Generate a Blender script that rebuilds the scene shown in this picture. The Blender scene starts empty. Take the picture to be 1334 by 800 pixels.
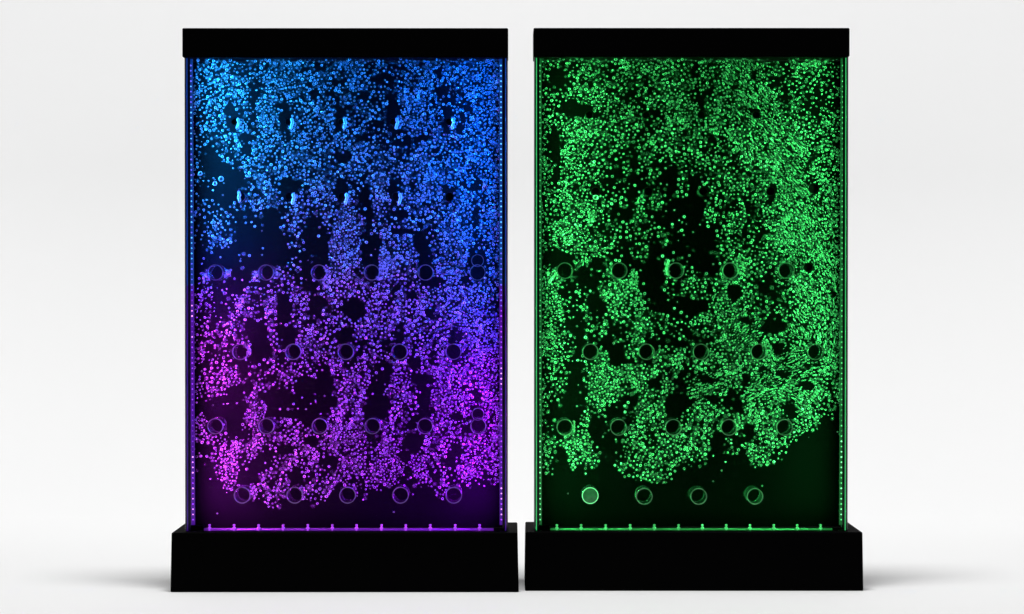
import bpy, bmesh, math, random
import numpy as np
from mathutils import Vector, Matrix, noise

scene = bpy.context.scene
COL = scene.collection
S = 0.0025                      # metres per photo pixel at the plane of the left base's front
DIST = 6.7
F = DIST / S
PITCH = math.atan(25 / F)
_u = -(771.5 - 400) / F
_t = DIST / (math.cos(PITCH) + _u * math.sin(PITCH))
CAMZ = -_t * (-math.sin(PITCH) + _u * math.cos(PITCH))

def at(px, py, y):
    """point on the plane at depth y"""
    r = (px - 667) / F
    u = -(py - 400) / F
    dx, dy, dz = r, math.cos(PITCH) + u * math.sin(PITCH), -math.sin(PITCH) + u * math.cos(PITCH)
    t = (DIST + y) / dy
    return (dx * t, y, CAMZ + dz * t)

# ------------------------------------------------------------------ materials
def mat(name):
    m = bpy.data.materials.new(name); m.use_nodes = True
    nt = m.node_tree
    for n in list(nt.nodes): nt.nodes.remove(n)
    out = nt.nodes.new('ShaderNodeOutputMaterial')
    return m, nt, out

def principled(name, col, rough=0.5, spec=0.5, noise_amt=0.0, noise_scale=40, vary=0.2):
    m, nt, out = mat(name)
    b = nt.nodes.new('ShaderNodeBsdfPrincipled')
    b.inputs['Base Color'].default_value = (*col, 1)
    b.inputs['Roughness'].default_value = rough
    b.inputs['Specular IOR Level'].default_value = spec
    if noise_amt:
        tc = nt.nodes.new('ShaderNodeTexCoord')
        nz = nt.nodes.new('ShaderNodeTexNoise'); nz.inputs['Scale'].default_value = noise_scale
        nz.inputs['Detail'].default_value = 6
        nt.links.new(tc.outputs['Object'], nz.inputs['Vector'])
        mr = nt.nodes.new('ShaderNodeMapRange')
        mr.inputs['To Min'].default_value = rough - noise_amt
        mr.inputs['To Max'].default_value = rough + noise_amt
        nt.links.new(nz.outputs['Fac'], mr.inputs['Value'])
        nt.links.new(mr.outputs[0], b.inputs['Roughness'])
        mx = nt.nodes.new('ShaderNodeMix'); mx.data_type = 'RGBA'
        mx.inputs['A'].default_value = (*[c * (1 - vary) for c in col], 1)
        mx.inputs['B'].default_value = (*[min(1, c * (1 + vary)) for c in col], 1)
        nt.links.new(nz.outputs['Fac'], mx.inputs['Factor'])
        nt.links.new(mx.outputs['Result'], b.inputs['Base Color'])
    nt.links.new(b.outputs[0], out.inputs[0])
    return m

def clear(name, tint, gloss=0.02, rough=0.03):
    m, nt, out = mat(name)
    t = nt.nodes.new('ShaderNodeBsdfTransparent'); t.inputs[0].default_value = (*tint, 1)
    g = nt.nodes.new('ShaderNodeBsdfGlossy'); g.inputs['Roughness'].default_value = rough
    mx = nt.nodes.new('ShaderNodeMixShader'); mx.inputs[0].default_value = gloss
    nt.links.new(t.outputs[0], mx.inputs[1]); nt.links.new(g.outputs[0], mx.inputs[2])
    nt.links.new(mx.outputs[0], out.inputs[0])
    return m

def sheet_acrylic(name, tint, gloss=0.004):
    """clear when looked through, a mirror past the critical angle"""
    m, nt, out = mat(name)
    lw = nt.nodes.new('ShaderNodeLayerWeight'); lw.inputs['Blend'].default_value = 0.5
    mr = nt.nodes.new('ShaderNodeMapRange'); mr.interpolation_type = 'SMOOTHSTEP'
    mr.inputs['From Min'].default_value = 0.35; mr.inputs['From Max'].default_value = 0.62
    mr.inputs['To Min'].default_value = gloss; mr.inputs['To Max'].default_value = 1.0
    nt.links.new(lw.outputs['Facing'], mr.inputs['Value'])
    t = nt.nodes.new('ShaderNodeBsdfTransparent'); t.inputs[0].default_value = (*tint, 1)
    g = nt.nodes.new('ShaderNodeBsdfGlossy'); g.inputs['Roughness'].default_value = 0.02
    mx = nt.nodes.new('ShaderNodeMixShader')
    nt.links.new(mr.outputs[0], mx.inputs[0])
    nt.links.new(t.outputs[0], mx.inputs[1]); nt.links.new(g.outputs[0], mx.inputs[2])
    nt.links.new(mx.outputs[0], out.inputs[0])
    return m

def bubble_mat(name, body=0.10, rim=0.95):
    """air bubble in water: clear in the middle, bright where the rim turns the light"""
    m, nt, out = mat(name)
    lw = nt.nodes.new('ShaderNodeLayerWeight'); lw.inputs['Blend'].default_value = 0.5
    mr = nt.nodes.new('ShaderNodeMapRange'); mr.interpolation_type = 'SMOOTHSTEP'
    mr.inputs['From Min'].default_value = 0.12; mr.inputs['From Max'].default_value = 0.6
    mr.inputs['To Min'].default_value = body; mr.inputs['To Max'].default_value = rim
    nt.links.new(lw.outputs['Facing'], mr.inputs['Value'])
    geo = nt.nodes.new('ShaderNodeNewGeometry')
    rv = nt.nodes.new('ShaderNodeMapRange')
    rv.inputs['To Min'].default_value = 0.3; rv.inputs['To Max'].default_value = 1.0
    nt.links.new(geo.outputs['Random Per Island'], rv.inputs['Value'])
    mu = nt.nodes.new('ShaderNodeMath'); mu.operation = 'MULTIPLY'
    nt.links.new(mr.outputs[0], mu.inputs[0]); nt.links.new(rv.outputs[0], mu.inputs[1])
    t = nt.nodes.new('ShaderNodeBsdfTransparent')
    d = nt.nodes.new('ShaderNodeBsdfDiffuse'); d.inputs['Color'].default_value = (0.85, 0.85, 0.85, 1)
    g = nt.nodes.new('ShaderNodeBsdfGlossy'); g.inputs['Color'].default_value = (0.95, 0.95, 0.95, 1)
    g.inputs['Roughness'].default_value = 0.33
    b = nt.nodes.new('ShaderNodeMixShader'); b.inputs[0].default_value = 0.5
    nt.links.new(d.outputs[0], b.inputs[1]); nt.links.new(g.outputs[0], b.inputs[2])
    mx = nt.nodes.new('ShaderNodeMixShader')
    nt.links.new(mu.outputs[0], mx.inputs[0])
    nt.links.new(t.outputs[0], mx.inputs[1]); nt.links.new(b.outputs[0], mx.inputs[2])
    nt.links.new(mx.outputs[0], out.inputs[0])
    return m

def glow(name, col, strength, base=(0.05, 0.05, 0.05), vary=0.0, scale=60):
    m, nt, out = mat(name)
    b = nt.nodes.new('ShaderNodeBsdfPrincipled')
    b.inputs['Base Color'].default_value = (*base, 1)
    b.inputs['Roughness'].default_value = 0.4
    b.inputs['Emission Color'].default_value = (*col, 1)
    b.inputs['Emission Strength'].default_value = strength
    if vary:
        tc = nt.nodes.new('ShaderNodeTexCoord')
        nz = nt.nodes.new('ShaderNodeTexNoise'); nz.inputs['Scale'].default_value = scale
        nt.links.new(tc.outputs['Object'], nz.inputs['Vector'])
        mr = nt.nodes.new('ShaderNodeMapRange')
        mr.inputs['To Min'].default_value = strength * (1 - vary)
        mr.inputs['To Max'].default_value = strength * (1 + vary)
        nt.links.new(nz.outputs['Fac'], mr.inputs['Value'])
        nt.links.new(mr.outputs[0], b.inputs['Emission Strength'])
    nt.links.new(b.outputs[0], out.inputs[0])
    return m

BLACK = principled('black_powder_coat', (0.0007, 0.0007, 0.0008), 0.75, 0.02, 0.08, 90)
BLACKTOP = BLACK
BACKR = principled('black_back_sheet_b', (0.0011, 0.0011, 0.0011), 0.7, 0.0, 0.1, 6)
BACKM = principled('black_back_sheet', (0.0035, 0.0035, 0.0035), 0.7, 0.0, 0.1, 6)
SIDEM = principled('frosted_side_sheet', (0.10, 0.10, 0.11), 0.5, 0.3, 0.1, 20)
LIPM = principled('shield_lip', (0.03, 0.03, 0.03), 0.5, 0.2)
STRIPM = principled('strip_board', (0.06, 0.06, 0.06), 0.6, 0.2)
GLASS = sheet_acrylic('clear_acrylic', (0.97, 0.98, 0.98), 0.002)
WATERM = clear('clear_water', (0.985, 0.99, 0.995), 0.0)
TUBEM = clear('clear_tube', (0.88, 0.88, 0.88), 0.06, 0.35)
PEGM = principled('acrylic_peg_wall', (0.27, 0.27, 0.27), 0.35, 0.5, 0.2, 45, 0.75)
PEGDARK = principled('peg_shade', (0.003, 0.003, 0.003), 0.6, 0.1)
PEGLIT2 = glow('peg_rim_painted_glow', (0.2, 1.0, 0.35), 0.9, (0.3, 0.3, 0.3), 0.8, 35)  # bright light on the rim, put in as emission
PEGLIT = glow('peg_painted_glow', (0.05, 0.55, 0.13), 0.22, (0.02, 0.02, 0.02), 1.0, 70)  # green LED light on the peg end, put in as emission
BUB = bubble_mat('air_bubble')
FOAM = bubble_mat('trapped_air', 0.32, 0.9)
HAZE = bubble_mat('bubble_haze_shell', 0.06, 0.02)  # faint shells that put a coloured halo between the bubbles
WHITE = principled('white_studio_paper', (0.82, 0.82, 0.82), 0.95, 0.0)

# ------------------------------------------------------------------ mesh helpers
def link(name, me, parent=None, m=None):
    o = bpy.data.objects.new(name, me)
    COL.objects.link(o)
    if parent is not None: o.parent = parent
    if m is not None: me.materials.append(m)
    return o

def from_bm(name, bm, parent, m, smooth=False):
    me = bpy.data.meshes.new(name)
    bm.normal_update()
    bm.to_mesh(me); bm.free()
    if smooth:
        for p in me.polygons: p.use_smooth = True
    return link(name, me, parent, m)

def add_box(bm, x0, x1, y0, y1, z0, z1, bev=0.0, taper=0.0):
    vs = []
    for z in (z0, z1):
        k = taper if z == z0 else 0
        for x, y in ((x0 - k, y0), (x1 + k, y0), (x1 + k, y1), (x0 - k, y1)):
            vs.append(bm.verts.new((x, y, z)))
    f = [bm.faces.new([vs[i] for i in q]) for q in
         ((3, 2, 1, 0), (4, 5, 6, 7), (0, 1, 5, 4), (1, 2, 6, 5), (2, 3, 7, 6), (3, 0, 4, 7))]
    if bev:
        es = list({e for q in f for e in q.edges})
        bmesh.ops.bevel(bm, geom=es, offset=bev, segments=3, affect='EDGES', profile=0.5)

def add_ring(bm, cx, cz, y0, y1, ro, ri, n=40):
    """tube along y"""
    L = []
    for (r, y) in ((ro, y0), (ro, y1), (ri, y1), (ri, y0)):
        L.append([bm.verts.new((cx + r * math.cos(2 * math.pi * k / n), y, cz + r * math.sin(2 * math.pi * k / n))) for k in range(n)])
    for a in range(4):
        A, B = L[a], L[(a + 1) % 4]
        for k in range(n):
            bm.faces.new((A[k], A[(k + 1) % n], B[(k + 1) % n], B[k]))

def add_disc(bm, cx, cz, y0, y1, r, n=32, dome=0.0):
    a = [bm.verts.new((cx + r * math.cos(2 * math.pi * k / n), y0, cz + r * math.sin(2 * math.pi * k / n))) for k in range(n)]
    b = [bm.verts.new((cx + r * math.cos(2 * math.pi * k / n), y1, cz + r * math.sin(2 * math.pi * k / n))) for k in range(n)]
    c = bm.verts.new((cx, y0 - dome, cz))
    for k in range(n):
        bm.faces.new((a[k], b[k], b[(k + 1) % n], a[(k + 1) % n]))
        bm.faces.new((c, a[k], a[(k + 1) % n]))
    bm.faces.new(b)

def add_lathe(bm, cx, cy, prof, n=16):
    """profile (r, z) turned about the vertical"""
    rings = []
    for r, z in prof:
        rings.append([bm.verts.new((cx + r * math.cos(2 * math.pi * k / n), cy + r * math.sin(2 * math.pi * k / n), z)) for k in range(n)])
    for A, B in zip(rings, rings[1:]):
        for k in range(n):
            bm.faces.new((A[k], A[(k + 1) % n], B[(k + 1) % n], B[k]))
    bm.faces.new(rings[0][::-1]); bm.faces.new(rings[-1])

# template spheres
def ico(sub):
    bm = bmesh.new(); bmesh.ops.create_icosphere(bm, subdivisions=sub, radius=1.0)
    v = np.array([x.co[:] for x in bm.verts], dtype=np.float32)
    f = np.array([[x.index for x in q.verts] for q in bm.faces], dtype=np.int32)
    bm.free(); return v, f
ICO2 = ico(2)
ICO3 = ico(3)

def sphere_mesh(name, items, tmpl):
    """items: (x, y, z, rx, ry, rz, angle) -> one mesh"""
    V, Fc = tmpl
    n = len(items); nv = len(V); nf = len(Fc)
    it = np.array(items, dtype=np.float32)
    P = V[None, :, :] * it[:, None, 3:6]
    c, s = np.cos(it[:, 6])[:, None], np.sin(it[:, 6])[:, None]
    X = P[:, :, 0] * c - P[:, :, 2] * s
    Z = P[:, :, 0] * s + P[:, :, 2] * c
    P = np.stack([X, P[:, :, 1], Z], axis=2) + it[:, None, 0:3]
    FF = Fc[None] + (np.arange(n) * nv)[:, None, None]
    me = bpy.data.meshes.new(name)
    me.vertices.add(n * nv); me.vertices.foreach_set('co', P.reshape(-1))
    me.loops.add(n * nf * 3); me.loops.foreach_set('vertex_index', FF.reshape(-1).astype(np.int32))
    me.polygons.add(n * nf)
    me.polygons.foreach_set('loop_start', np.arange(0, n * nf * 3, 3, dtype=np.int32))
    me.polygons.foreach_set('loop_total', np.full(n * nf, 3, dtype=np.int32))
    me.polygons.foreach_set('use_smooth', np.ones(n * nf, dtype=bool))
    me.update(calc_edges=True)
    return me

# ------------------------------------------------------------------ the two bubble pictures
# all positions in photo pixels: (cx, cy, rx, ry, angle degrees)
LEFT_VOIDS = [
 (333,122,6,14),(366,137,7,5),(303,148,9,6),(304,158,7,13),(373,154,7,13),(443,154,7,13),
 (417,87,9,7),(440,107,12,6),(432,124,7,5),(409,124,5,7),(452,142,8,3),(322,195,8,6),(320,178,9,4),(447,203,12,8),
 (515,86,4,4),(562,76,4,3),(498,102,14,6),(576,119,8,6),(571,95,4,6),(511,149,8,16),(584,154,6,12),(492,162,8,4),
 (470,124,12,5),(507,126,5,4),(522,172,12,3),(525,185,14,5),(550,180,10,5),(590,132,5,3),(602,150,4,5),(525,205,7,7),
 (472,180,8,4),(567,196,5,3),(292,250,20,9),(300,228,13,7),(378,240,12,8),(376,253,9,12),(342,308,30,32),(410,318,17,31),
 (445,249,8,14),(285,333,30,9),(312,367,9,14),(290,400,8,14),(370,405,10,18),(337,405,7,6),(415,374,16,6),(417,395,10,8),
 (475,270,9,28),(484,325,13,20),(548,310,10,10),(554,334,8,18),(619,287,4,12),(622,330,8,8),(622,340,10,9),(522,280,10,7),
 (525,302,16,4),(515,250,8,14),(585,252,7,12),(537,242,5,5),(619,243,7,6),(565,367,10,6),(462,400,14,12),(536,385,6,5),(560,405,6,8),
 (332,430,12,18),(338,456,13,15),(315,480,9,10),(285,535,36,16),(303,517,10,13),(357,523,22,18),(345,494,13,5),
 (370,420,8,22),(375,432,12,10),(397,510,12,20),(422,508,12,30),(402,537,11,19),(447,440,9,10),(347,588,9,17),
 (290,408,9,10),(310,562,8,8),(450,437,9,10),(502,485,10,14),(487,510,10,14),(490,531,17,15),(522,440,5,10),(522,425,5,6),
 (560,505,11,16),(555,532,9,16),(540,470,8,10),(567,475,6,3),(542,492,10,7),(595,542,10,4),(605,556,5,4),(624,517,7,6),
 (622,540,10,10),(478,565,10,10),(537,577,10,12),(527,594,8,9),(595,590,8,9),(327,625,11,20),(388,625,14,10,30),
 (530,610,5,24,-25),(562,612,8,22,-20),(585,600,6,8),(430,600,14,5),(270,585,9,7),(375,585,14,7),(405,575,9,6),
 (455,470,6,10),(590,440,5,8),(640,545,3,8),(636,600,5,6),(503,450,5,6),
]
LEFT_CLUMPS = [(370,110,18,14,0),(345,135,12,12,0),(312,163,5,9,0),(380,163,5,8,0),(450,160,5,8,0),(519,160,5,8,0),(590,160,5,8,0),
 (455,300,16,35,0),(440,330,10,20,0),(500,340,6,18,0),(383,258,5,7,0),(452,258,5,7,0),(520,257,5,7,0),(312,256,3,8,0),(586,237,4,9,0),
 (270,360,5,6,0),(296,357,5,5,0),(333,360,5,7,0),(362,355,4,8,0),(312,395,6,8,0),(425,360,6,14,0),(495,357,5,8,0),
 (320,457,4,9,0),(395,455,7,12,0),(345,580,10,8,0),(337,535,10,16,0),(330,550,8,8,0),(300,490,14,14,0),(262,550,8,10,0),
 (298,605,8,22,20),(300,628,8,12,25),(330,640,5,10,0),(393,643,6,8,0),(450,510,12,20,0),(460,570,16,16,0),(520,500,12,16,0),
 (625,580,12,30,0),(575,520,12,26,0),(635,470,12,40,0),(620,405,18,12,0),(505,610,22,20,-25),(550,610,14,20,-25)]

RIGHT_VOIDS = [
 (727,97,9,8),(762,92,7,4),(752,142,18,6),(820,130,16,14),(728,187,22,17),(777,178,12,12),(842,150,9,8),(857,170,12,8),
 (900,120,10,14),(922,92,12,10),(935,182,14,10),(905,215,20,10),
 (914,149,6,6),(986,147,6,6),(817,242,14,14),(807,267,12,10),(830,300,18,14),(790,307,8,6),(727,337,20,8),(765,360,15,12),
 (842,360,16,20),(890,330,28,18),(880,265,20,12),(912,325,22,24),(907,285,20,24),(895,240,20,14),(1000,375,14,10),(1007,340,8,8),
 (957,382,10,10),(747,425,10,8),(790,450,12,12),(805,462,6,14),(750,485,9,14),(752,512,12,24),(732,532,18,10),(800,537,12,12),
 (820,520,10,8),(777,560,10,16),(795,587,13,15),(860,440,20,7),(887,502,6,14),(882,527,14,16),(895,487,12,5),(920,494,14,6),
 (955,522,9,18,-25),(972,495,6,8),(1010,420,10,10),(1007,428,12,8),(1017,455,14,7),(1020,487,10,4),(1030,535,11,8,20),(975,565,8,12),
 (985,220,5,10),(960,240,12,8),(975,290,10,14),(1000,305,8,10),(905,400,14,10),(870,400,16,8),(780,400,10,10),(760,330,12,5),
 (1060,245,8,8),(1005,254,6,6),(1054,348,5,6),(1082,165,6,6),(845,247,8,8),(916,250,7,7),(768,150,8,7),(715,135,6,6),
 (940,350,12,6),(975,420,8,8),(1050,500,10,4),(855,385,10,8),(700,480,2,2),(735,385,8,10),(775,345,10,8),(930,520,8,6),
 (850,500,9,6),(815,470,10,4),(1080,560,10,24,30),(1060,575,22,22),(1040,590,20,12),(728,602,9,24),(740,400,6,6),(890,590,20,5),(935,575,10,10),
]
RIGHT_CLUMPS = [(767,160,18,9,0),(752,180,8,7,0),(745,210,10,16,0),(850,184,4,5,0),(900,147,11,15,0),(795,130,12,9,0),(737,250,7,6,0),
 (755,272,8,10,0),(770,282,6,8,0),(835,260,5,6,0),(855,257,9,5,0),(727,295,9,8,0),(740,312,6,8,0),(752,305,10,8,0),(718,365,14,16,-20),
 (825,365,6,14,0),(810,375,11,9,0),(869,350,4,12,0),(900,367,8,7,0),(800,395,8,10,0),(832,392,10,5,0),(782,482,13,28,0),(787,515,9,10,0),
 (830,447,7,12,20),(837,507,8,8,0),(842,535,11,10,0),(747,585,9,13,0),(765,595,12,10,0),(905,467,7,6,20),(957,290,10,14,0),(965,345,6,14,0),
 (1005,290,9,6,0),(965,440,20,20,40),(950,410,14,26,-30),(1000,455,6,14,-20),(985,470,12,8,0),(960,550,5,10,0),(1035,560,8,10,30),(920,460,10,8,0),
 (722,400,10,16,0),(718,440,9,14,0),(985,590,14,10,0)]
# the churning streams: dense and drawn out along their flow: (cx, cy, rx, ry, angle)
RIGHT_STREAMS = [(965,100,20,28,60),(985,140,28,26,55),(1005,180,30,28,50),(1030,205,28,24,50),(1030,245,26,30,50),(1048,290,24,36,60),(1062,330,20,36,62),
 (1072,375,18,40,68),(1085,400,10,50,80),(1080,440,14,40,85),(1045,420,16,24,60),(1030,515,34,16,20),(970,430,26,22,-40),(920,500,26,20,-20),(1000,500,34,20,-12),(1040,480,34,26,-20)]

def inell(x, y, e, k=1.0):
    a = math.radians(e[4]) if len(e) > 4 else 0.0
    dx, dy = x - e[0], y - e[1]
    c, s = math.cos(a), math.sin(a)
    u, v = dx * c + dy * s, -dx * s + dy * c
    return math.sqrt((u / e[2]) ** 2 + (v / e[3]) ** 2) / k

def lerp_poly(pts, x):
    if x <= pts[0][0]: return pts[0][1]
    for (a, b), (c, d) in zip(pts, pts[1:]):
        if x <= c: return b + (d - b) * (x - a) / (c - a)
    return pts[-1][1]

LEFT_FLOOR = [(246,606),(262,612),(280,628),(292,642),(304,650),(312,640),(322,650),(330,652),(345,650),(365,658),(374,636),(385,634),(398,650),(420,656),(432,632),(440,642),
              (465,652),(480,650),(492,640),(505,632),(524,634),(536,640),(545,632),(560,644),(572,650),(584,642),(592,630),(605,636),(620,626),(640,632),(650,640)]
RIGHT_FLOOR = [(703,614),(715,622),(727,612),(731,580),(738,580),(742,606),(752,616),(765,606),(786,606),(792,575),(802,600),(815,620),(850,622),(872,626),(880,606),(915,606),(925,592),
               (965,588),(975,600),(1015,604),(1025,586),(1040,566),(1056,556),(1072,546),(1083,548),(1086,572),(1096,578)]

def void_factor(x, y, voids):
    best = 9
    for v in voids:
        if abs(x - v[0]) > 45 or abs(y - v[1]) > 45: continue
        d = inell(x, y, v)
        if d < best: best = d
    return best

def scatter(seed, x0, x1, y0, floor, voids, clumps, streams, sparse, pegs, base_density, n_try, slant):
    rnd = random.Random(seed)
    cell = 3.2
    grid = {}
    out = []
    off = Vector((seed * 7.3, 0, 0))
    ymax = max(p[1] for p in floor) + 20
    for _ in range(n_try):
        x = rnd.uniform(x0, x1); y = rnd.uniform(y0, ymax)
        fl = lerp_poly(floor, x) + 5
        if y > fl + rnd.gauss(0, 2.5) and rnd.random() > 0.006 * max(0.0, 1 - (y - fl) / 45): continue
        wob = noise.noise(Vector((x / 15, y / 15, 3.1)) + off) * 0.45 + noise.noise(Vector((x / 6, y / 6, 9.1)) + off) * 0.35
        vf = void_factor(x, y, voids) * 0.87 + wob * 0.75
        d = base_density(x, y)
        for s in sparse:
            q = inell(x, y, s)
            if q < 1: d *= s[5] + (1 - s[5]) * q ** 4
        # clumping: chains and knots
        if slant and y > 370:
            n1 = 1.5 * noise.noise(Vector(((x + 0.38 * y) / 13, y / 42, 0)) + off)
        else:
            n1 = noise.noise(Vector((x / 18, y / 24, 0)) + off)
        n2 = noise.noise(Vector((x / 8, y / 8, 7.7)) + off)
        d *= max(0.0, min(1.35, 0.94 + 0.5 * n1 + 0.45 * n2))
        cl = any(inell(x, y, c) < 1 + wob for c in clumps)
        foam = any(c[2] <= 6.5 and inell(x, y, c) < 1.05 for c in clumps)
        cl = cl or foam
        st = None
        for s in streams:
            if inell(x, y, s) < 1 + wob: st = s
        if cl: d = max(d, 0.93) 
        if st:
            a_ = math.radians(st[4]); ca, sa = math.cos(a_), math.sin(a_)
            fu, fv = x * ca + y * sa, -x * sa + y * ca
            ns = noise.noise(Vector((fu / 26, fv / 5.5, 2.2)) + off) + 0.6 * noise.noise(Vector((fu / 11, fv / 9, 5.2)) + off)
            d = max(0.0, min(1.1, d * (1.12 + 1.0 * ns)))
        if vf < 1.05 and not foam and not (cl and vf > 0.45):
            d *= max(0.0, (vf - 0.7) / 0.35)
            if vf < 0.86 and rnd.random() < 0.006: d = 1.0     # a stray one
        if not (cl or st): d = min(1.0, d)
        if rnd.random() > d ** 2.6 * min(1.0, d / 0.55): continue
        pr = min((math.hypot(x - p[0], y - p[1]) - p[2] for p in pegs), default=99)
        if pr < (0.8 if not foam else -1.5): continue
        # size
        u = rnd.random()
        r = 0.95 + 0.95 * u ** 1.7
        if rnd.random() < 0.30: r *= rnd.uniform(0.5, 0.8)
        if cl: r *= 0.82
        if foam: r = rnd.uniform(0.8, 1.15)
        if st: r *= 0.72
        dd = max(0.0, min(1.0, d))
        sp = 5.25 - 2.5 * dd
        if cl: sp = 2.8
        if foam: sp = 1.75
        if st: sp = 2.5
        sp *= rnd.uniform(0.85, 1.15)
        gx, gy = int(x / cell), int(y / cell)
        ok = True
        for i in range(gx - 2, gx + 3):
            for j in range(gy - 2, gy + 3):
                for (a, b, rr) in grid.get((i, j), ()):
                    if (a - x) ** 2 + (b - y) ** 2 < (0.5 * (sp + rr)) ** 2: ok = False; break
                if not ok: break
            if not ok: break
        if not ok: continue
        grid.setdefault((gx, gy), []).append((x, y, sp))
        stretch, ang = 1.0 + 0.12 * rnd.random(), rnd.uniform(0, math.pi)
        if st:
            stretch, ang = rnd.uniform(1.3, 2.1), -math.radians(st[4]) + rnd.gauss(0, 0.2)
        out.append((x, y, r, stretch, ang, min(vf, 3)))
    return out

# ------------------------------------------------------------------ one bubble wall
def area(name, loc, aim, sx, sy, power, col, spread=180):
    l = bpy.data.lights.new(name, 'AREA')
    l.shape = 'RECTANGLE'; l.size = sx; l.size_y = sy
    l.energy = power; l.color = col
    l.spread = math.radians(spread)
    o = bpy.data.objects.new(name, l); COL.objects.link(o)
    o.location = loc
    d = Vector(aim) - Vector(loc)
    o.rotation_euler = d.to_track_quat('-Z', 'Y').to_euler()
    return o

def falloff(l, mode, strength):
    l.use_nodes = True
    nt = l.node_tree
    for n in list(nt.nodes): nt.nodes.remove(n)
    out = nt.nodes.new('ShaderNodeOutputLight'); em = nt.nodes.new('ShaderNodeEmission')
    fo = nt.nodes.new('ShaderNodeLightFalloff')
    em.inputs['Color'].default_value = (*l.color, 1)
    l.color = (1, 1, 1)
    fo.inputs['Strength'].default_value = strength * 0.6
    fo.inputs['Smooth'].default_value = 0.02
    q = nt.nodes.new('ShaderNodeMath'); q.operation = 'MULTIPLY_ADD'; q.inputs[1].default_value = 0.5
    nt.links.new(fo.outputs['Quadratic'], q.inputs[0]); nt.links.new(fo.outputs[mode], q.inputs[2])
    nt.links.new(q.outputs[0], em.inputs['Strength'])
    nt.links.new(em.outputs[0], out.inputs[0])

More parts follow.
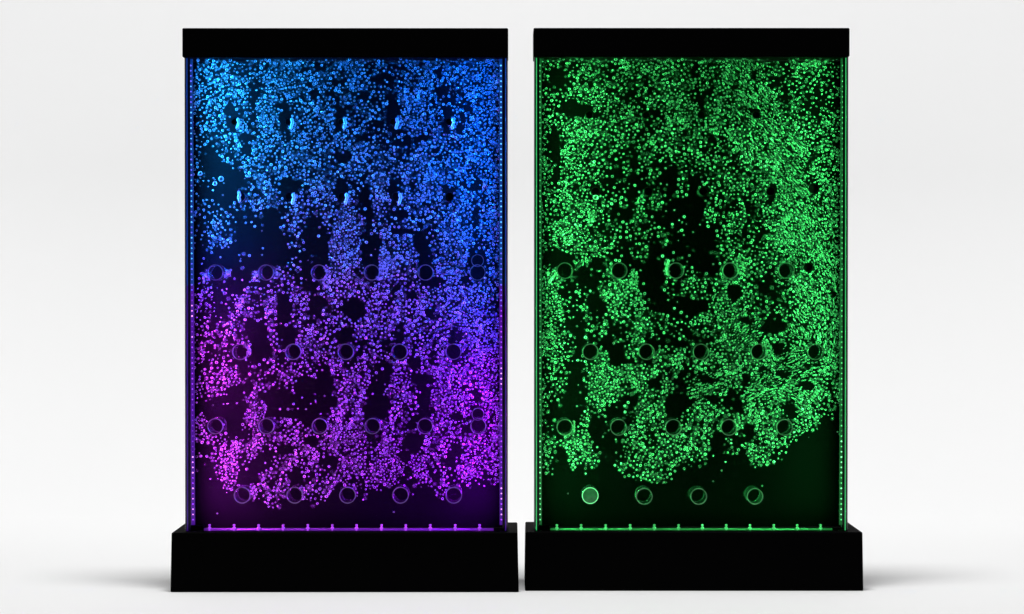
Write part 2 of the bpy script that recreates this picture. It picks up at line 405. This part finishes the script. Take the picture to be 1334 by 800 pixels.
def build(cfg):
    Y = cfg['y']
    tx0, tx1 = cfg['tank']; cx0, cx1 = cfg['cap']; bx0, bx1 = cfg['base']
    P = lambda px, py, d: at(px, py, Y + d)
    yF, yB = Y + 0.036, Y + 0.140
    org = Vector((P((bx0 + bx1) / 2, 771, 0.15)[0], Y + 0.15, 0))
    root = bpy.data.objects.new('bubble_panel', None); COL.objects.link(root)
    root.location = org; root.empty_display_size = 0.3
    root['label'] = cfg['label']; root['category'] = 'bubble panel'; root['kind'] = 'thing'; root['group'] = 'bubble panels standing side by side'

    def fin(name, bm, m, parent=root, smooth=False):
        bmesh.ops.translate(bm, vec=-org, verts=bm.verts)
        bmesh.ops.recalc_face_normals(bm, faces=bm.faces)
        return from_bm(name, bm, parent, m, smooth)

    # base and cap
    bm = bmesh.new()
    a, b = P(bx0, cfg['base_top'], 0), P(bx1, cfg['base_top'], 0)
    ztop = a[2]
    add_box(bm, a[0], b[0], Y, Y + 0.30, 0.0, ztop, 0.004, cfg['taper'])
    fin('base', bm, BLACK)
    bm = bmesh.new()
    yc0, yc1 = Y + 0.020, Y + 0.020 + cfg['cap_depth']
    a, b = at(cx0, cfg['cap'][0] and cfg['cap_y'][1], yc0), at(cx1, cfg['cap_y'][0], yc0)
    add_box(bm, a[0], b[0], yc0, yc1, a[2], b[2], 0.004)
    fin('cap', bm, BLACK)
    zc = a[2]
    zb = ztop
    # sheets
    XL, XR = at(tx0, 400, yF)[0], at(tx1, 400, yF)[0]
    zt = zc + 0.02                                  # sheets run up inside the cap
    bm = bmesh.new(); add_box(bm, XL, XR, yF - 0.005, yF, zb + 0.001, zc - 0.001, 0.0012); fin('front_panel', bm, GLASS)
    bm = bmesh.new(); add_box(bm, XL, XR, yB, yB + 0.006, zb + 0.001, zc - 0.001, 0.0); fin('back_panel', bm, cfg['back'])
    for sgn, xs in ((1, XL), (-1, XR)):
        bm = bmesh.new(); add_box(bm, min(xs, xs + sgn * 0.006), max(xs, xs + sgn * 0.006), yF + 0.001, yB - 0.001, zb + 0.001, zc - 0.001, 0.001)
        so = fin('side_panel', bm, SIDEM)
        lw = cfg['lip']
        bm = bmesh.new(); add_box(bm, min(xs + sgn * 0.0088, xs + sgn * lw), max(xs + sgn * 0.0088, xs + sgn * lw), yF + 0.0015, yF + 0.003, zb + 0.002, zc - 0.002)
        fin('channel_shield', bm, LIPM, so)  # lip over the dark edge band, added to shield the front from lamplight
        bm = bmesh.new(); add_box(bm, min(xs + sgn * 0.0062, xs + sgn * 0.0086), max(xs + sgn * 0.0062, xs + sgn * 0.0086), yF + 0.0015, yF + 0.004, zb + 0.002, zc - 0.002)
        es = fin('edge_glow_line', bm, cfg['edge_mat'], so)  # added strip; its glow stands for LED light caught in the edge
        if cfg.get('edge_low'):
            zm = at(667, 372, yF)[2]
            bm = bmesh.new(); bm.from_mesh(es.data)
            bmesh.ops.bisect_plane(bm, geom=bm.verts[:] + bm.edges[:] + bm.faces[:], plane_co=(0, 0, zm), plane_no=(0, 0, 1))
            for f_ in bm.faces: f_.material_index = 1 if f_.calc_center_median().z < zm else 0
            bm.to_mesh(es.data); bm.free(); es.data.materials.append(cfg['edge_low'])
    bm = bmesh.new(); add_box(bm, XL + 0.0095, XR - 0.0095, yF + 0.002, yB - 0.002, zb + 0.003, zc - 0.003); fin('water', bm, WATERM)

    # LED strips
    yl = Y + 0.052
    py0, py1 = cfg['led_rows']
    for side in (0, 1):
        pxt, pxb = cfg['led_x'][side]
        bm = bmesh.new()
        A, B = at(pxt, 74, yl), at(pxb, 684, yl)
        w = 0.0058
        vs = []
        for z, x in ((B[2], B[0]), (zc - 0.002, A[0])):
            for (dx, dy) in ((-w, 0.003), (w, 0.003), (w, 0.006), (-w, 0.006)):
                vs.append(bm.verts.new((x + dx, yl + dy, z)))
        for q in ((3, 2, 1, 0), (4, 5, 6, 7), (0, 1, 5, 4), (1, 2, 6, 5), (2, 3, 7, 6), (3, 0, 4, 7)):
            bm.faces.new([vs[i] for i in q])
        sp = fin('led_strip', bm, cfg['strip_mat'])
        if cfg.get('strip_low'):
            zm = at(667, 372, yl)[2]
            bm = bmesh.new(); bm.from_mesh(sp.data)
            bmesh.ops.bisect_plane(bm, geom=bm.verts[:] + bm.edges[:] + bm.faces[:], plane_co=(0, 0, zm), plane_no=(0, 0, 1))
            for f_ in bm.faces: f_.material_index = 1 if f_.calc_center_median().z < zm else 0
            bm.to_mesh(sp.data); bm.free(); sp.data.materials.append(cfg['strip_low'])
        n = int((py1 - py0) / 6.8)
        rest = {}
        for k in range(n + 1):
            py = py1 - k * 6.8
            f = (py - 74) / 610
            c = at(pxt + (pxb - pxt) * f, py, yl)
            mi = cfg['led_mat'](side, py)
            r = 0.0022 if k % 3 else 0.0026
            it = (c[0] - org.x, c[1] - org.y, c[2], r, r, r, 0)
            if k < 50:
                me = sphere_mesh('led', [(0, 0, 0, r, r, r, 0)], ICO2)
                o = link('led', me, sp, mi); o.location = it[:3]
            else:
                rest.setdefault(mi, []).append(it)
        if rest:
            allit = []; mats = list(rest); idx = []
            for i, m_ in enumerate(mats):
                allit += rest[m_]; idx += [i] * (len(rest[m_]) * 80)
            me = sphere_mesh('leds', allit, ICO2)
            o = link('leds', me, sp)
            for m_ in mats: me.materials.append(m_)
            me.polygons.foreach_set('material_index', np.array(idx, dtype=np.int32))
            o['kind'] = 'stuff'

    # pegs between the sheets
    for p in cfg['pegs']:
        px, py, r, kind = p
        c = at(px, py, yF + 0.006)
        R = r * S * (1 + (Y + 0.04) / DIST)
        bm = bmesh.new()
        y0 = yF + (0.011 if kind != 'dim' else 0.022)
        add_ring(bm, c[0], c[2], y0 + 0.0041, yB - 0.001, R * 0.99, R * 0.91)
        o = fin('spacer', bm, TUBEM, smooth=True)
        bm = bmesh.new()
        add_ring(bm, c[0], c[2], y0, y0 + 0.004, R, R * 0.905)
        fin('rim', bm, {'dim': PEGDARK, 'lit': PEGLIT2}.get(kind, PEGM), o)
        bm = bmesh.new()
        add_disc(bm, c[0], c[2], y0 + 0.003, y0 + 0.008, R * 0.875, 32, 0.004 if kind == 'lit' else 0.0)
        if kind == 'lit':
            fin('plug', bm, PEGLIT, o)
            o['label'] = 'spacer with green LED light painted on its end as glow'
        elif kind == 'dim':
            fin('plug', bm, PEGDARK, o)
        else:
            bm.free()

    # air tube and its nozzles, corner block
    yt = Y + 0.060
    A, B = at(cfg['tube'][0], 690.3, yt), at(cfg['tube'][1], 690.3, yt)
    bm = bmesh.new()
    rt = 0.0054
    n = 14
    ra = [bm.verts.new((A[0], yt + rt * math.cos(2 * math.pi * k / n), A[2] + rt * math.sin(2 * math.pi * k / n))) for k in range(n)]
    rb = [bm.verts.new((B[0], yt + rt * math.cos(2 * math.pi * k / n), A[2] + rt * math.sin(2 * math.pi * k / n))) for k in range(n)]
    for k in range(n): bm.faces.new((ra[k], ra[(k + 1) % n], rb[(k + 1) % n], rb[k]))
    bm.faces.new(ra[::-1]); bm.faces.new(rb)
    tube = fin('air_tube', bm, cfg['tube_mat'], smooth=True)  # LED light within the tube is put in as its own glow
    for px in cfg['nozzles']:
        c = at(px, 690.3, yt)
        bm = bmesh.new()
        z = A[2]
        add_lathe(bm, c[0], yt, [(0.0060, z - 0.003), (0.0060, z + 0.007), (0.0034, z + 0.009), (0.0030, z + 0.0135), (0.0040, z + 0.0145), (0.0040, z + 0.0175), (0.002, z + 0.0185)])
        fin('nozzle', bm, cfg['nozzle_mat'], tube, smooth=False)  # LED light on the nozzle is put in as its own glow
    if cfg.get('block'):
        q = cfg['block']
        A, B = at(q[0], 693.0, Y + 0.05), at(q[1], 684.5, Y + 0.05)
        bm = bmesh.new(); add_box(bm, A[0], B[0], Y + 0.043, Y + 0.07, zb + 0.004, B[2], 0.003); fin('corner_block', bm, BLACK)

    # bubbles
    pegs = [(p[0], p[1], p[2] * (0.95 if p[3] == 'dim' else 1)) for p in cfg['pegs']]
    pts = scatter(cfg['seed'], cfg['bx'][0], cfg['bx'][1], 74.5, cfg['floor'], cfg['voids'], cfg['clumps'], cfg['streams'], cfg['sparse'], pegs, cfg['density'], cfg['n_try'], cfg['seed'] == 3)
    rnd = random.Random(cfg['seed'] + 5)
    items = []
    for (x, y, r, st, ang, vf) in pts:
        d = rnd.uniform(0.060, 0.108)
        c = at(x, y, Y + d)
        R = r * S * (1 + (Y + d) / DIST)
        items.append((c[0] - org.x, c[1] - org.y, c[2], R * st, R, R / (1 + 0.3 * (st - 1)), ang, r * st))
    for (x, y, r) in cfg['big']:
        c = at(x, y, Y + 0.058); R = r * S
        items.append((c[0] - org.x, c[1] - org.y, c[2], R, R, R, 0, 99))
    for (x, y, r) in cfg.get('trapped', []):        # air caught against the upper spacers
        c = at(x, y, Y + 0.052); q = r * S
        me = sphere_mesh('bubble', [(0, 0, 0, q * 0.85, q, q * 1.2, 0.0)], ICO3)
        o = link('bubble', me, root, FOAM); o.location = Vector(c) - org
    items.sort(key=lambda t: -t[7])
    n_single = 100 - len(cfg.get('trapped', []))
    for it in items[:n_single]:
        me = sphere_mesh('bubble', [(0, 0, 0, it[3], it[4], it[5], it[6])], ICO3)
        o = link('bubble', me, root, BUB); o.location = it[:3]
    me = sphere_mesh('bubbles', [t[:7] for t in items[n_single:]], ICO2)
    o = link('bubbles', me, root, BUB); o['kind'] = 'stuff'
    hz = scatter(cfg['seed'] + 40, cfg['bx'][0], cfg['bx'][1], 74.5, cfg['floor'], cfg['voids'], cfg['clumps'], [], [], pegs, cfg['density'], 30000, cfg['seed'] == 3)
    haze = []  # large faint shells added behind the bubbles as a colour halo
    for (x, y, r, st, ang, vf) in hz:
        d = rnd.uniform(0.094, 0.118)
        c = at(x, y, Y + d)
        R = r * 1.7 * S * (1 + (Y + d) / DIST)
        haze.append((c[0] - org.x, c[1] - org.y, c[2], R * st, R * 0.6, R, ang))
    me = sphere_mesh('bubble_haze', haze, ICO2)
    o = link('bubble_haze', me, root, HAZE); o['kind'] = 'stuff'
    print('bubbles', len(items), len(haze))

    # the strips' light: lamps along both sides, the bottom and under the cap
    ylamp = yF + 0.007
    for side in (0, 1):
        sgn = 1 if side == 0 else -1
        for (pa, pb, colr, st) in cfg['side_light'][side]:
            za, zb_ = at(667, pa, ylamp)[2], at(667, pb, ylamp)[2]
            fx = ((pa + pb) / 2 - 74) / 610
            x = at(cfg['led_x'][side][0] * (1 - fx) + cfg['led_x'][side][1] * fx, 400, yl)[0] + sgn * 0.0075
            o = area('led_light', (x, ylamp, (za + zb_) / 2), (x + sgn * 1.0, ylamp + cfg.get('aim', 0.70), (za + zb_) / 2), 0.004, abs(za - zb_), 1.0, colr, 125)
            falloff(o.data, cfg.get('fall', 'Linear'), st)
            o.parent = root; o.location = Vector(o.location) - org
    z = at(667, 684, ylamp)[2]
    for (pa, pb, colr, st) in cfg['bottom_light']:
        xa, xb = at(pa, 600, ylamp)[0], at(pb, 600, ylamp)[0]
        o = area('led_light', ((xa + xb) / 2, ylamp, z + 0.012), ((xa + xb) / 2, ylamp + 0.35, z + 1.0), abs(xa - xb), 0.008, 1.0, colr)
        falloff(o.data, cfg.get('fall', 'Linear'), st)
        o.parent = root; o.location = Vector(o.location) - org
    return root

LED_AZ = glow('led_azure', (0.10, 0.45, 1.0), 2.2)
LED_IN = glow('led_indigo', (0.16, 0.14, 1.0), 1.8)
LED_VI = glow('led_violet', (0.40, 0.06, 1.0), 1.6)
LED_PK = glow('led_pink', (0.85, 0.35, 1.0), 2.4)
LED_DV = glow('led_dim_violet', (0.32, 0.05, 0.85), 0.9)
LED_GR = glow('led_green', (0.10, 0.75, 0.22), 1.6)
LED_GB = glow('led_bright_green', (0.22, 0.95, 0.38), 2.4)
LED_GD = glow('led_dim_green', (0.06, 0.5, 0.15), 0.8)

def left_led(side, py):
    h = math.sin(py * 12.9898) * 43758.5453; h -= math.floor(h)
    if side == 0:
        if py < 345: return LED_AZ if h > 0.6 else LED_IN
        if py < 380: return LED_IN
        if 395 < py < 440 and h > 0.5: return LED_PK
        if py > 590: return LED_PK if h > 0.45 else LED_VI
        return LED_DV if h < 0.6 else LED_VI
    if py < 330: return LED_AZ
    if py < 400: return LED_IN
    if 478 < py < 505: return LED_PK
    if py > 630: return LED_PK if h > 0.4 else LED_VI
    return LED_VI if h > 0.3 else LED_DV

def right_led(side, py):
    h = math.sin(py * 12.9898) * 43758.5453; h -= math.floor(h)
    if py > 570: return LED_GB if h > 0.5 else LED_GR
    if py < 150: return LED_GR
    return LED_GR if h > 0.4 else LED_GD

PR = 10.6
left_pegs = [(x, 158, 4.8, 'dim') for x in (305, 375, 444, 512, 585)] + \
            [(x, 256, 6.4, 'dim') for x in (312, 377, 446, 516, 585)] + \
            [(x, 355, 10.4, 'ring') for x in (280, 346, 415, 484, 554, 622)] + [(622, 339.5, 8.2, 'pocket')] + \
            [(x, 458.5, 10.6, 'ring') for x in (312.5, 381.5, 450, 520, 590.5)] + \
            [(x, 555.5, 10.4, 'ring') for x in (280, 346.5, 416, 485, 553.5, 623)] + [(622.5, 540, 8.2, 'pocket')] + \
            [(x, 645.5, 10.8, 'ring') for x in (315, 383.5, 452.5, 521.5, 591)]
right_pegs = [(x, 149, 5.2, 'dim') for x in (768, 842, 914, 986)] + \
             [(x, 249, 6.0, 'dim') for x in (776, 845, 917, 1005)] + [(1061, 245, 7.0, 'dim')] + \
             [(x, 352.5, 10.6, 'ring') for x in (736, 807, 881, 952, 1025)] + [(1054, 348, 6, 'dim')] + \
             [(x, 458.5, 10.6, 'ring') for x in (769.5, 842.5, 913.5, 989, 1063)] + \
             [(x, 557, 10.8, 'ring') for x in (736, 806, 877.5, 950, 1022.5)] + \
             [(769, 646, 10.8, 'lit'), (839.5, 647, 10.8, 'ring'), (910.5, 647, 10.8, 'ring'), (984, 647, 10.6, 'ring')]

LEFT_MAP = '''
8766775667888777556887766657767768778889
8777776745788766878558764456767848877789
8767777624886767585578744637878743778889
7676534638874677878544677725888775767789
6676638657872865678385554728778862757888
5455767678877768767887777666567888788889
5311566777877667776578877674678857888888
6421123677777677655688667767788888878888
5424311467842256777367768833778788678688
4444226677774877677385378838788785788688
3456652334415665357888357777777778888488
2455551111114652467888535667765367888588
2345541111003431138888772788763578888468
1222222110004441017888731788874578877337
2543532463466533357777745877664576867567
3674336765745767687787788777567788888788
4654357665754674376564478887877577888989
4455567673743776775767887787875578788888
5455576553752366746773577767777678877889
5544442422564376767633767647756677687889
5565774756646656458888763578547788767788
4666641377764653635888873578743468877788
3555411684243553632787762357763178877478
2323114783345654458887625888322788776369
4746524475567756468888755887644588877569
6766787784467887776677757888636785777788
4334777322357666777788766886258876557879
1113672367687224678775678751476467387457
0001230456675457665346652000210056110000
0000000001230012100000000000000000000000'''.split()
RIGHT_MAP = '''
6555776777787777777556568988766656776766
4424566765476766765557589888677346665544
5655666788732477787644657888887745553444
4532115766677454578973777885888866535655
5888998756657534787787777878788888557766
6214765555665566666667565886899998876777
6526877755544566455456775567889999865777
5548765654254454344455467666689999667766
5748643453442344324515657665568999837777
6667876754543757522212565566577899976777
5665788555446623233313664544567898988777
5688776454533555533221135455447889988777
5657788774444543423321156685457888999877
4212457676433342365211267787655666899999
5995433566878511364786578786554477889999
6888535378876655344464578667634547888999
6786335557865556444356579766766555787999
6765526653446735654255678887645668878988
6766333343447732223455678885567656787899
6666634674258547777645878776586567866899
5656247999887766765777678878766567788888
5675136999756876662578888864877888888888
5553125896345887762588875378888777886577
4222147673145677623687754488787657886344
5644665223347666646656764567777568743244
6757878532567878688877634436887752111120
5633657621556777676643102114655311001100
2410210003534666521100001000000100000000
0000000006620000000000000000000000000000
0000000000000000000000000000000000000000'''.split()

def map_density(rows, x0, y0, x, y):
    """how thick the bubbles are at a photo pixel: 10 x 20 px cells, blended"""
    u = (x - x0) / 10.0 - 0.5; v = (y - y0) / 20.0 - 0.5
    i = math.floor(u); j = math.floor(v); fu, fv = u - i, v - j
    def g(a, b): return int(rows[max(0, min(len(rows) - 1, b))][max(0, min(39, a))]) / 9.0
    return (g(i, j) * (1 - fu) + g(i + 1, j) * fu) * (1 - fv) + (g(i, j + 1) * (1 - fu) + g(i + 1, j + 1) * fu) * fv

def dens_left(x, y): return map_density(LEFT_MAP, 246, 75, x, y) 
def dens_right(x, y): return map_density(RIGHT_MAP, 700, 75, x, y)

KG = 22.0
K = 17.5
AZ, AZR = (0.012, 0.30, 1.0), (0.0, 0.11, 1.0)
VI, PK = (0.30, 0.003, 1.0), (0.62, 0.03, 1.0)
build(dict(
    trapped=[(x + 6.0 - abs(k) * 0.9, y + 1.5 + k * 3.2, 2.3) for (x, y) in ((305,158),(375,158),(444,158),(512,158),(585,158),(377,256),(446,256),(516,256)) for k in (-1, 0, 1, 2)] + [(312 - 1 + k % 2, 251 + k * 3.0, 2.4) for k in range(4)] + [(265,362,1.8),(268,359,1.9),(266,366,1.6),(296,357,1.8),(299,355,1.8),(332,362,1.7),(335,359,1.7),(324,452,1.7),(325,456,2.0),(325,460,1.9),(263,565,1.6),(266,562,1.5)], lip=0.018, back=BACKM, y=0.0, tank=(241, 661.5), cap=(237.3, 662), cap_y=(36.5, 74.5), cap_depth=0.135, base=(223.3, 674.3), base_top=694, taper=0.004,
    label='black framed bubble panel lit blue at the top and purple below', seed=3,
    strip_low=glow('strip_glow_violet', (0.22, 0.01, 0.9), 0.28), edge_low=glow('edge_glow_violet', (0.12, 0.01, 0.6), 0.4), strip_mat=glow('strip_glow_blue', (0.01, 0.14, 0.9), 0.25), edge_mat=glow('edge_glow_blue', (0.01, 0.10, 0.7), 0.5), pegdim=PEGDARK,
    led_rows=(80, 677), led_x=((248.5, 251.5), (652.6, 653.2)), led_mat=left_led,
    pegs=left_pegs, tube=(266, 643), tube_mat=glow('tube_led_glow_violet', (0.36, 0.04, 1.0), 0.26, (0.12, 0.12, 0.12), 0.6, 30), nozzle_mat=glow('nozzle_led_glow_violet', (0.5, 0.08, 1.0), 0.65, (0.3, 0.3, 0.3), 0.6, 14),
    nozzles=[273, 305, 337, 369, 401, 433, 464.5, 497, 528.5, 560.5, 593, 624.7], block=(247, 265.5),
    bx=(246, 651), floor=LEFT_FLOOR, voids=LEFT_VOIDS, clumps=LEFT_CLUMPS, streams=[], sparse=[], density=dens_left, n_try=105000,
    big=[(288, 233, 3.6), (280, 239, 3.0), (261, 226, 3.0), (648.5, 106, 2.6), (649, 142, 2.2), (325, 333, 1.6), (313, 340, 1.2), (283, 669, 1.0), (513, 667, 1.1), (345, 654, 1.2), (350, 660, 1.2)],
    side_light=(
        [(76, 160, AZ, 1.5*K), (160, 250, AZ, 1.1*K), (250, 320, (0.02, 0.2, 1.0), 0.8*K), (320, 370, (0.03, 0.06, 1.0), 0.6*K), (370, 420, (0.25, 0.03, 1.0), 0.7*K), (420, 500, PK, 0.75*K), (500, 590, PK, 0.75*K), (590, 670, PK, 0.85*K)],
        [(76, 200, AZR, 1.2*K), (200, 300, AZR, 1.0*K), (300, 400, (0.002, 0.08, 1.0), 0.85*K), (400, 460, (0.05, 0.02, 1.0), 0.8*K), (460, 520, (0.2, 0.004, 1.0), 0.9*K), (520, 590, VI, 0.9*K), (590, 670, VI, 0.9*K)]),
    bottom_light=[(270, 450, (0.5, 0.06, 1.0), 0.5*K), (450, 640, VI, 0.5*K)],
))
GR = (0.055, 0.95, 0.17)
build(dict(
    trapped=[(714 + (k * 7) % 11, 356 + (k * 5) % 14, 2.0) for k in range(8)] + [(868.5 + abs(k) * 0.7, 350 + k * 3.2, 1.9) for k in (-3,-2,-1,0,1,2)] + [(748,550 + k * 3.4,1.6) for k in range(4)], lip=0.0175, back=BACKR, y=0.03, tank=(696, 1104.5), cap=(695, 1107), cap_y=(36.3, 73.8), cap_depth=0.16, base=(685, 1123.8), base_top=693.3, taper=0.003,
    label='black framed bubble panel lit green from top to bottom', seed=11,
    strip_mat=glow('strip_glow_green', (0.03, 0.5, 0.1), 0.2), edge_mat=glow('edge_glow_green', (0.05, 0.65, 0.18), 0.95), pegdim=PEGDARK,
    led_rows=(80, 677), led_x=((703.2, 703.6), (1098, 1095.8)), led_mat=right_led,
    pegs=right_pegs, tube=(717, 1084), tube_mat=glow('tube_led_glow_green', (0.05, 0.7, 0.12), 0.26, (0.12, 0.12, 0.12), 0.6, 30), nozzle_mat=glow('nozzle_led_glow_green', (0.1, 0.8, 0.2), 0.65, (0.3, 0.3, 0.3), 0.6, 14),
    nozzles=[725.5, 757, 789, 821, 852.5, 884, 915, 946, 977, 1008, 1038.5, 1069], block=(700, 716.5),
    bx=(702, 1095), floor=RIGHT_FLOOR, voids=[v for v in RIGHT_VOIDS if v[2] < 19 and (v[1] > 340 or v[:2] in ((752,142),(727,97),(728,187),(914,149),(986,147),(1005,254),(1061,245)))]+[(727,337,20,8)], clumps=RIGHT_CLUMPS, streams=RIGHT_STREAMS, sparse=[], density=dens_right, n_try=105000,
    big=[(776, 257, 3.4), (743, 185, 1.8), (993, 633, 1.0), (940, 613, 1.1), (929, 627, 0.9), (740, 643, 0.9), (763, 617, 1.0), (865, 628, 1.2), (875, 624, 1.2), (945, 602, 1.1)],
    side_light=([(76, 280, GR, 0.9*KG), (280, 480, GR, 0.9*KG), (480, 670, GR, 0.9*KG)], [(76, 280, GR, 0.8*KG), (280, 480, GR, 0.8*KG), (480, 670, GR, 0.8*KG)]),
    bottom_light=[(720, 900, GR, 0.4*KG), (900, 1085, GR, 0.4*KG)],
))

# ------------------------------------------------------------------ studio
# seamless paper: floor that sweeps up into the wall
bm = bmesh.new()
prof = [(-1.1, 0.0), (2.2, 0.0)]
R0 = 1.6
for k in range(1, 25):
    a = math.radians(90 * k / 24)
    prof.append((2.2 + R0 * math.sin(a), R0 - R0 * math.cos(a)))
prof.append((2.2 + R0, 6.0))
rows = [[bm.verts.new((x, y, z - 0.0005)) for x in (-10, 10)] for y, z in prof]
for A, B in zip(rows, rows[1:]): bm.faces.new((A[0], A[1], B[1], B[0]))
bk = from_bm('backdrop', bm, None, WHITE, True)
bk['kind'] = 'structure'; bk['label'] = 'seamless white studio paper under and behind the bubble panels'

area('softbox_overhead', (0, -0.3, 4.4), (0, -0.3, 0), 13.0, 4.0, 110, (1, 1, 1))
area('softbox_backdrop', (0, 1.4, 4.6), (0, 3.8, 2.0), 13.0, 1.0, 41, (1, 1, 1), 110)
area('key_overhead', (0, -0.9, 8.0), (0, 0.1, 0), 2.2, 1.3, 475, (1, 1, 1))
for sx in (-1, 1):
    area('backdrop_fill_side', (sx * 4.6, 1.6, 1.2), (sx * 1.0, 3.8, 0.9), 1.0, 2.4, 22, (1, 1, 1))  # unseen fill lamps, added to even out the lower backdrop

w = bpy.data.worlds.new('World'); scene.world = w; w.use_nodes = True
w.node_tree.nodes['Background'].inputs[0].default_value = (0, 0, 0, 1)
w.node_tree.nodes['Background'].inputs[1].default_value = 0.0

# ------------------------------------------------------------------ camera, view
cd = bpy.data.cameras.new('camera'); cam = bpy.data.objects.new('camera', cd); COL.objects.link(cam)
cam.location = (0, -DIST, CAMZ)
cam.rotation_euler = (math.pi / 2 - PITCH, 0, 0)
cd.sensor_width = 36; cd.lens = 36 * F / 1334
cd.clip_start = 0.1; cd.clip_end = 100
scene.camera = cam
scene.view_settings.view_transform = 'Standard'
scene.view_settings.look = 'None'
scene.view_settings.exposure = 0
scene.view_settings.gamma = 1
scene.cycles.transparent_max_bounces = 64
scene.cycles.max_bounces = 8
scene.cycles.diffuse_bounces = 4
